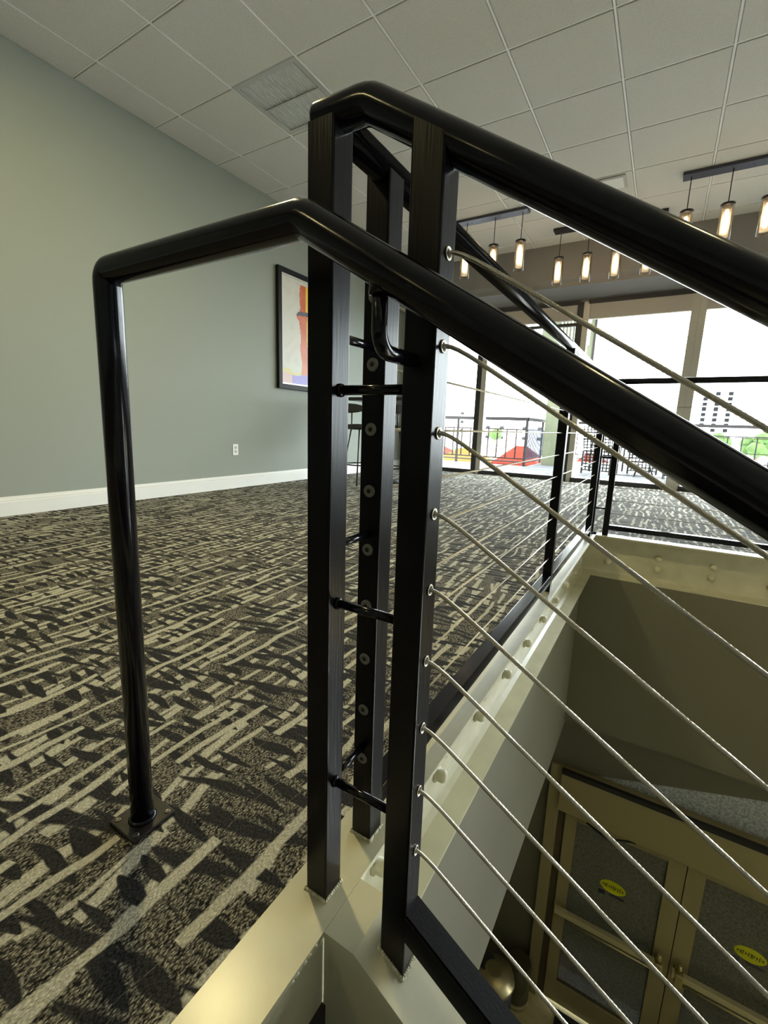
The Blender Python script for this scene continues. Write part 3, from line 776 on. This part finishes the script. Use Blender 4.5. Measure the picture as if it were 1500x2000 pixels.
for (x0, x1, y, xs, who) in bars:
    t = thing('pendant_canopy_bar', ((x0+x1)/2, y, CZ-0.006), {'left': 'long grey ceiling bar carrying pendants, the one nearest the post tops', 'middle': 'short looking dark ceiling bar close to the bulkhead', 'right': 'long dark ceiling bar of pendants at the upper right edge'}[who], 'ceiling bar')
    w = (x1-x0)/2
    MB().box((-w, -0.065, -0.028), (w, 0.065, 0), 0.003).build('bar', GREYBAR if who != 'middle' else BRONZE, t)
    for q in (-0.06, 0.06): MB().lathe([(0.006, 0), (0.006, -0.002), (0.003, -0.004)], (q, 0, -0.028), 10).build('screw', BRONZE, t)
    for k, x in enumerate(xs):
        if proto is None: proto = make_pendant(); p = proto
        else: p = copy_tree(proto)
        p.location = (x, y, 2.747)
        p['label'] = '%s lit pendant of the row %s' % (order[k], names[who])
        p['group'] = 'glass pendants hanging from the ceiling bars'

# ------------------------------------------------------------------ wall things
t = thing('framed_painting', (WX, 4.56, 1.10), 'abstract painting in a black frame, pale with orange, yellow and violet, on the green wall', 'painting')
L0, L1, H0, H1 = -0.595, 0.595, 0.0, 1.315
b = MB(); fw = 0.055; dpt = 0.045
for (a, c) in (((L0, H0), (L1, H0+fw)), ((L0, H1-fw), (L1, H1)), ((L0, H0+fw), (L0+fw, H1-fw)), ((L1-fw, H0+fw), (L1, H1-fw))):
    b.box((0.001, a[0], a[1]), (dpt, c[0], c[1]), 0.002)
b.build('frame', PICF, t)
b = MB(); e0 = fw; e1 = fw+0.016
for (a, c) in (((L0+e0, H0+e0), (L1-e0, H0+e1)), ((L0+e0, H1-e1), (L1-e0, H1-e0)), ((L0+e0, H0+e1), (L0+e1, H1-e1)), ((L1-e1, H0+e1), (L1-e0, H1-e1))):
    b.box((0.002, a[0], a[1]), (0.030, c[0], c[1]))
b.build('inner_lip', ALU, t)
def canvas():
    n, m_ = 110, 120
    b = bmesh.new(); cl = b.loops.layers.color.new('paint')
    ya, yb, za, zb = L0+e1, L1-e1, H0+e1, H1-e1
    g = [[b.verts.new((0.020, ya+(yb-ya)*i/n, za+(zb-za)*j/m_)) for j in range(m_+1)] for i in range(n+1)]
    rnd = random.Random(3)
    ph = [rnd.uniform(0, 6.28) for _ in range(20)]
    def nz(u, v, f, k): return sin(u*f+ph[k]+2*sin(v*f*0.7+ph[k+1]))*sin(v*f*1.1+ph[k+2]+1.5*sin(u*f*0.8+ph[k+3]))
    def colr(u, v):
        c = Vector((0.66, 0.63, 0.54))
        c = c.lerp(Vector((0.60, 0.68, 0.60)), max(0, nz(u, v, 7, 0))*0.6)
        c = c.lerp(Vector((0.50, 0.47, 0.40)), max(0, nz(u, v, 23, 3))*0.25)
        if v < 0.125+0.02*sin(u*20): c = Vector((0.66, 0.60, 0.25)) if v > 0.085+0.01*sin(u*31) else c
        if v < 0.095+0.015*sin(u*17+1): c = Vector((0.36, 0.32, 0.68)) if u > 0.16 else Vector((0.68, 0.50, 0.46))
        if v < 0.05 and u > 0.42: c = Vector((0.60, 0.45, 0.72))
        ctr = 0.375+0.015*sin(v*5+0.6); w = 0.060+0.018*sin(v*3.1)+0.008*sin(v*23)
        if 0.62 < v < 0.72: w += 0.05*sin((v-0.62)/0.10*pi)
        if v > 0.10 and abs(u-ctr) < w and v < 0.97:
            c = Vector((0.62, 0.13, 0.035)).lerp(Vector((0.70, 0.28, 0.18)), min(1, max(0, 1.0-v*1.2)+0.2*nz(u, v, 15, 5)))
            if u > ctr+0.45*w and v > 0.38: c = Vector((0.85, 0.58, 0.03)).lerp(Vector((0.80, 0.72, 0.30)), max(0, 0.8-v))
            if abs(v-0.70-0.1*(u-ctr)) < 0.02: c = Vector((0.10, 0.08, 0.10))
        if u > 0.62 and 0.2 < v < 0.8 and nz(u, v, 9, 8) > 0.2: c = Vector((0.28, 0.42, 0.50))
        return c
    for i in range(n):
        for j in range(m_):
            f = b.faces.new((g[i][j], g[i+1][j], g[i+1][j+1], g[i][j+1]))
            c = colr((i+.5)/n, (j+.5)/m_)
            for l in f.loops: l[cl] = (c.x**(1/2.2), c.y**(1/2.2), c.z**(1/2.2), 1)
    me = bpy.data.meshes.new('canvas'); b.to_mesh(me); b.free()
    mm = bpy.data.materials.new('oil_paint'); mm.use_nodes = True; nt = mm.node_tree
    at = nt.nodes.new('ShaderNodeVertexColor'); at.layer_name = 'paint'
    nt.links.new(at.outputs[0], nt.nodes['Principled BSDF'].inputs['Base Color']); nt.nodes['Principled BSDF'].inputs['Roughness'].default_value = 0.5
    me.materials.append(mm); o = bpy.data.objects.new('canvas', me); COL.objects.link(o); o.parent = t
canvas()

t = thing('wall_outlet', (WX, 3.340, 0.41), 'small white power outlet low on the green wall', 'outlet')
b = MB(); b.box((0.0, -0.036, -0.058), (0.006, 0.036, 0.058), 0.002); b.build('cover_plate', WHITE, t)
for z in (0.021, -0.021):
    b = MB(); b.lathe([(0.0165, 0.0061), (0.0165, 0.0085)], (0, 0, z), 18, 'x'); s_ = b.build('socket', VENTF, t)
    b = MB(); b.box((0.0086, -0.007, z-0.003), (0.0090, -0.005, z+0.006)); b.box((0.0086, 0.005, z-0.003), (0.0090, 0.007, z+0.006)); b.build('slot', RUBBER, s_)

# ------------------------------------------------------------------ bar table and stools
t = thing('bar_table', (-3.00, 5.05, 0.0), 'tall dark bar table between the stools near the end of the green wall', 'table')
MB().box((-0.42, -0.36, 1.005), (0.42, 0.36, 1.045), 0.006).build('tabletop', TABT, t)
MB().cyl((0, 0, 0.02), (0, 0, 1.005), 0.035, 18).build('column', BRONZE, t)
MB().lathe([(0.25, 0), (0.25, 0.012), (0.05, 0.025), (0.036, 0.03)], (0, 0, 0), 30).build('base', BRONZE, t)
def make_stool():
    t = thing('bar_stool', (0, 0, 0), '', 'stool')
    b = MB(); b.lathe([(0.14, 0.655), (0.175, 0.665), (0.185, 0.69), (0.17, 0.715), (0.06, 0.722)], (0, 0, 0), 28); b.build('seat', SEAT, t)
    # curved low backrest
    b = MB(); vs = []; n = 14
    for i in range(n+1):
        a = radians(200+140*i/n); hh = 0.055*sqrt(max(0.02, 1-((i-n/2)/(n/2))**2))
        for (r, zz) in ((0.185, -hh), (0.205, -hh*0.8), (0.205, hh*0.8), (0.185, hh)):
            vs.append((r*cos(a), r*sin(a), 0.90+zz))
    fs = []
    for i in range(n):
        for k in range(4): fs.append((4*i+k, 4*i+(k+1) % 4, 4*i+4+(k+1) % 4, 4*i+4+k))
    fs += [(3, 2, 1, 0), (4*n, 4*n+1, 4*n+2, 4*n+3)]
    b.poly(vs, fs); b.build('backrest', SEAT, t)
    b = MB()
    for a in (250, 290): b.tube([(0.15*cos(radians(a)), 0.15*sin(radians(a)), 0.68), (0.195*cos(radians(a)), 0.195*sin(radians(a)), 0.72), (0.198*cos(radians(a)), 0.198*sin(radians(a)), 0.88)], 0.008, 8)
    b.build('back_support', BRONZE, t)
    for a in (45, 135, 225, 315):
        MB().tube([(0.12*cos(radians(a)), 0.12*sin(radians(a)), 0.66), (0.235*cos(radians(a)), 0.235*sin(radians(a)), 0.0)], 0.0085, 8).build('leg', BRONZE, t)
    b = MB(); pts = [(0.197*cos(2*pi*k/28), 0.197*sin(2*pi*k/28), 0.24) for k in range(29)]; b.tube(pts, 0.008, 8, cap=False); b.build('foot_ring', BRONZE, t)
    return t
s1 = make_stool(); s1.location = (-3.13, 4.60, 0); s1.rotation_euler = (0, 0, radians(-20)); s1['label'] = 'dark round bar stool with a low back, left of the bar table'; s1['group'] = 'bar stools at the tall table'
s2 = copy_tree(s1); s2.location = (-2.66, 4.56, 0); s2.rotation_euler = (0, 0, radians(25)); s2['label'] = 'dark bar stool on the right side of the bar table, seen through the post gap'; s2['group'] = 'bar stools at the tall table'

# ================================================================== OUTSIDE
b = MB()
b.box((-6.2, WY+0.15, -0.16), (-2.46, 9.95, -0.05)); b.box((-2.46, WY+0.15, -0.16), (9.0, 12.9, -0.05))
tag(b.build('balcony_deck', PAVE), 'pale grey paved balcony outside the tall windows', 'balcony', kind='structure')
def deck_lines():
    b = MB()
    for k in range(24): b.box((-6.0+0.61*k, WY+0.16, -0.0499), (-6.0+0.61*k+0.008, 9.94 if -6+0.61*k < -2.46 else 12.88, -0.0485))
    for k in range(9):
        y = 7.5+0.61*k; b.box((-6.2 if y < 9.9 else -2.45, y, -0.0499), (9.0, y+0.008, -0.0485))
    return b
tag(deck_lines().build('paver_joints', RAILG), 'thin dark joints between the balcony pavers', 'joints', kind='structure')

def bal_rail(name, A, B, label, dense, m, pan_z=(0.14, 0.76), inset=True, zt=0.96):
    A = Vector((A[0], A[1], -0.05)); B = Vector((B[0], B[1], -0.05)); L = (B-A).length; ang = math.atan2(B.y-A.y, B.x-A.x)
    t = thing(name, A, label, 'railing', rz=ang)
    MB().box((0, -0.03, zt), (L, 0.03, zt+0.07), 0.004).build('top_rail', RAILG, t)
    MB().box((0, -0.012, 0.07), (L, 0.012, 0.095)).build('bottom_rail', RAILG, t)
    n = max(1, round(L/1.5))
    for k in range(n+1):
        x = L*k/n; MB().box((x-0.022, -0.022, 0), (x+0.022, 0.022, zt)).build('post', RAILG, t)
    MB().box((0, -0.01, pan_z[0]), (L, 0.01, pan_z[0]+0.026)).build('panel_rail', m, t)
    MB().box((0, -0.01, pan_z[1]), (L, 0.01, pan_z[1]+0.026)).build('panel_rail', m, t)
    k = 1; npk = int(L/dense)
    for k in range(1, npk):
        x = L*k/npk; MB().box((x-0.013, -0.008, pan_z[0]), (x+0.013, 0.008, pan_z[1])).build('picket', m, t)
    return t
bal_rail('balcony_railing', (-5.6, 9.9), (-2.50, 9.9), 'grey balcony railing with spaced pickets before the red and yellow canopies', 0.205, RAILM)
bal_rail('balcony_railing', (-2.50, 9.93), (-2.50, 12.85), 'blue grey balcony railing with close pickets turning away from the corner', 0.115, BLUEG)
bal_rail('balcony_railing', (-2.45, 12.85), (6.5, 12.85), 'thin grey railing along the far right side of the balcony', 0.26, RAILG, (0.17, 0.76))

# stucco pier and overhang outside
t = thing('stucco_pier', (-2.0, 10.9, -0.05), 'pale green stucco pier with a broad head outside the middle window', 'pier')
MB().box((-0.32, -0.15, 0), (0.12, 0.5, 1.9)).build('shaft', STUCCO, t)
MB().box((-0.55, -0.2, 1.9), (0.50, 0.9, 3.9)).build('head_block', STUCCO, t)
b = MB()
for k in range(9): b.box((-0.16+0.07*k, -0.215, 2.55), (-0.13+0.07*k, -0.2, 3.35))
b.build('grille', WHITE, t)
MB().box((0.50, -0.22, 1.75), (0.54, -0.16, 3.3)).build('corner_bead', RAILG, t)
t2 = thing('roof_overhang', (-3.9, 7.3, 3.30), 'pale underside of the roof overhang outside the windows on the left', 'roof')
b = MB(); b.poly([(0, 0, 0), (2.4, 0, 0), (2.7, 3.5, 0.0), (0, 3.5, 0.0), (0, 0, 0.25), (2.4, 0, 0.25), (2.7, 3.5, 0.25), (0, 3.5, 0.25)], [(3,2,1,0),(4,5,6,7),(0,1,5,4),(1,2,6,5),(2,3,7,6),(3,0,4,7)])
b.build('soffit', STUCCO, t2)

# woven patio chairs and table on the balcony
def make_patio_chair():
    t = thing('patio_chair', (0, 0, 0), '', 'chair')
    def lattice(w, h, n, m_):
        b = MB()
        for i in range(n+1):
            x = -w/2+w*i/n; b.box((x-0.009, -0.004, 0), (x+0.009, 0.004, h))
        for j in range(m_+1):
            z = h*j/m_; b.box((-w/2, -0.006, z-0.009), (w/2, 0.006, z+0.009))
        return b
    o = lattice(0.50, 0.46, 8, 8).build('backrest', RATTAN, t); o.location = (0, 0.25, 0.42); o.rotation_euler = (radians(-12), 0, 0)
    o = lattice(0.50, 0.48, 8, 8).build('seat', RATTAN, t); o.location = (0, -0.23, 0.41); o.rotation_euler = (radians(-90), 0, 0)
    o = lattice(0.50, 0.36, 8, 6).build('front_apron', RATTAN, t); o.location = (0, 0.24, 0.06)
    for sx in (-0.25, 0.25):
        for sy in (-0.23, 0.25): MB().box((sx-0.015, sy-0.015, 0), (sx+0.015, sy+0.015, 0.62 if sy < 0 else 0.42)).build('leg', BRONZE, t)
        MB().box((sx-0.025, -0.25, 0.62), (sx+0.025, 0.27, 0.645), 0.004).build('armrest', BRONZE, t)
    return t
pc = make_patio_chair()
chairs = [(-0.98, 9.6, 170, 'dark woven patio chair on the balcony, leftmost of the group behind the corner post'),
          (-0.35, 10.35, 195, 'dark woven patio chair on the balcony, centre of the group'),
          (0.42, 9.5, 150, 'dark woven patio chair on the balcony, rightmost and nearest the window')]
for i, (x, y, a, l) in enumerate(chairs):
    c = pc if i == 0 else copy_tree(pc)
    c.location = (x, y, -0.05); c.rotation_euler = (0, 0, radians(a)); c['label'] = l; c['group'] = 'woven patio chairs on the balcony'
t = thing('patio_table', (-0.28, 9.55, -0.05), 'low round patio table among the woven chairs', 'table')
MB().lathe([(0.26, 0.42), (0.27, 0.43), (0.27, 0.445), (0.24, 0.45)], (0, 0, 0), 28).build('tabletop', PAVE, t)
for k in range(3): MB().tube([(0.05*cos(k*2.1), 0.05*sin(k*2.1), 0.42), (0.20*cos(k*2.1), 0.20*sin(k*2.1), 0.0)], 0.012, 8).build('leg', BRONZE, t)

# street level beyond the balcony
tag(MB().box((-90, 4.6, -5.2), (90, 260, -4.75)).build('street_ground', STREET), 'bright pavement far below the balcony', 'ground', kind='structure')
def canopy(x, y, w, d, zt, m, label, nm='market_canopy'):
    t = thing(nm, (x, y, -4.75), label, 'canopy', 'coloured market canopies')
    h = zt+4.75
    b = MB(); b.poly([(-w/2, -d/2, h-0.55), (w/2, -d/2, h-0.55), (w/2, d/2, h-0.55), (-w/2, d/2, h-0.55), (-w*0.12, 0, h), (w*0.12, 0, h)], [(0, 1, 5, 4), (1, 2, 5), (2, 3, 4, 5), (3, 0, 4), (3, 2, 1, 0)]); b.build('cover', m, t)
    b = MB(); b.box((-w/2, -d/2, h-0.80), (w/2, -d/2+0.02, h-0.55)); b.box((-w/2, d/2-0.02, h-0.80), (w/2, d/2, h-0.55)); b.build('valance', m, t)
    for sx in (-1, 1):
        for sy in (-1, 1): MB().box((sx*(w/2-0.06)-0.03, sy*(d/2-0.06)-0.03, 0), (sx*(w/2-0.06)+0.03, sy*(d/2-0.06)+0.03, h-0.55)).build('leg', RAILG, t)
canopy(-3.95, 15.2, 1.5, 1.6, 0.20, REDC, 'red orange market canopy below the balcony, nearest the railing corner')
canopy(-5.95, 15.4, 2.1, 1.8, 0.02, YELC, 'yellow market canopy left of the red one')
canopy(-8.6, 17.8, 2.4, 2.0, 0.12, REDC, 'red market canopy farthest left beyond the balcony')
canopy(-8.6, 15.2, 2.2, 1.8, -0.06, YELC, 'yellow market canopy at the left, before a red one')
canopy(-2.0, 17.0, 1.4, 1.8, 0.02, REDC, 'red market canopy behind the railing with close pickets')
def tree(x, y, h, r, label):
    t = thing('street_tree', (x, y, -4.75), label, 'tree', 'trees along the street')
    MB().tube([(0, 0, 0), (0.05, 0, h*0.5), (0, 0, h*0.8)], [0.16, 0.12, 0.06], 10).build('trunk', BARK, t)
    b = bmesh.new(); rnd = random.Random(int(x*10+y))
    for k in range(16):
        m4 = Matrix.Translation((rnd.uniform(-r, r)*0.6, rnd.uniform(-r, r)*0.6, h*0.8+rnd.uniform(-r, r)*0.45))
        bmesh.ops.create_icosphere(b, subdivisions=2, radius=r*rnd.uniform(0.35, 0.55), matrix=m4)
    for v in b.verts: v.co += Vector((rnd.uniform(-1, 1), rnd.uniform(-1, 1), rnd.uniform(-1, 1)))*0.06*r
    me = bpy.data.meshes.new('crown'); b.to_mesh(me); b.free(); me.materials.append(LEAF); o = bpy.data.objects.new('crown', me); COL.objects.link(o); o.parent = t
tree(-8.5, 26.5, 6.5, 0.42, 'small bright green tree seen through the left balcony railing')
tree(2.5, 31.0, 6.45, 0.70, 'bright green tree seen through the right railing')
tree(4.4, 31.6, 6.35, 0.75, 'bright green tree at the right edge beyond the railing')
def tower(name, x, y, w, d, h, label, cols, rows, ww, wh, z0, dz, m=WHITEB):
    t = thing(name, (x, y, -4.75), label, 'building')
    MB().box((-w/2, 0, 0), (w/2, d, h)).build('facade', m, t)
    for c_ in cols:
        for r_ in range(rows):
            MB().box((c_-ww/2, -0.25, z0+dz*r_), (c_+ww/2, 0.05, z0+dz*r_+wh)).build('window', DKWIN if name == 'apartment_tower' else PALEWIN, t)
tower('apartment_tower', 13.1, 150, 15, 12, 46, 'white tower with three columns of small dark windows, left of the two at the right', (-4.9, -2.3, 0.4), 8, 1.0, 0.9, 6.6, 1.35)
tower('apartment_tower', 32.0, 150, 12, 12, 55, 'white tower with one wide column of dark windows at the right edge', (-3.3,), 11, 2.0, 0.7, 6.6, 1.75)
tower('city_block', -46, 110, 30, 14, 17, 'pale low block with scattered windows seen through the left railing', (-9, -5.5, 2, 6.5, 11), 3, 0.8, 0.6, 4.6, 2.1)
tower('city_block', -21, 80, 16, 10, 9, 'pale block with two rows of windows behind the balcony corner', (-6, -3.5, 0.5, 3, 5.5), 2, 0.7, 0.5, 3.8, 1.7)
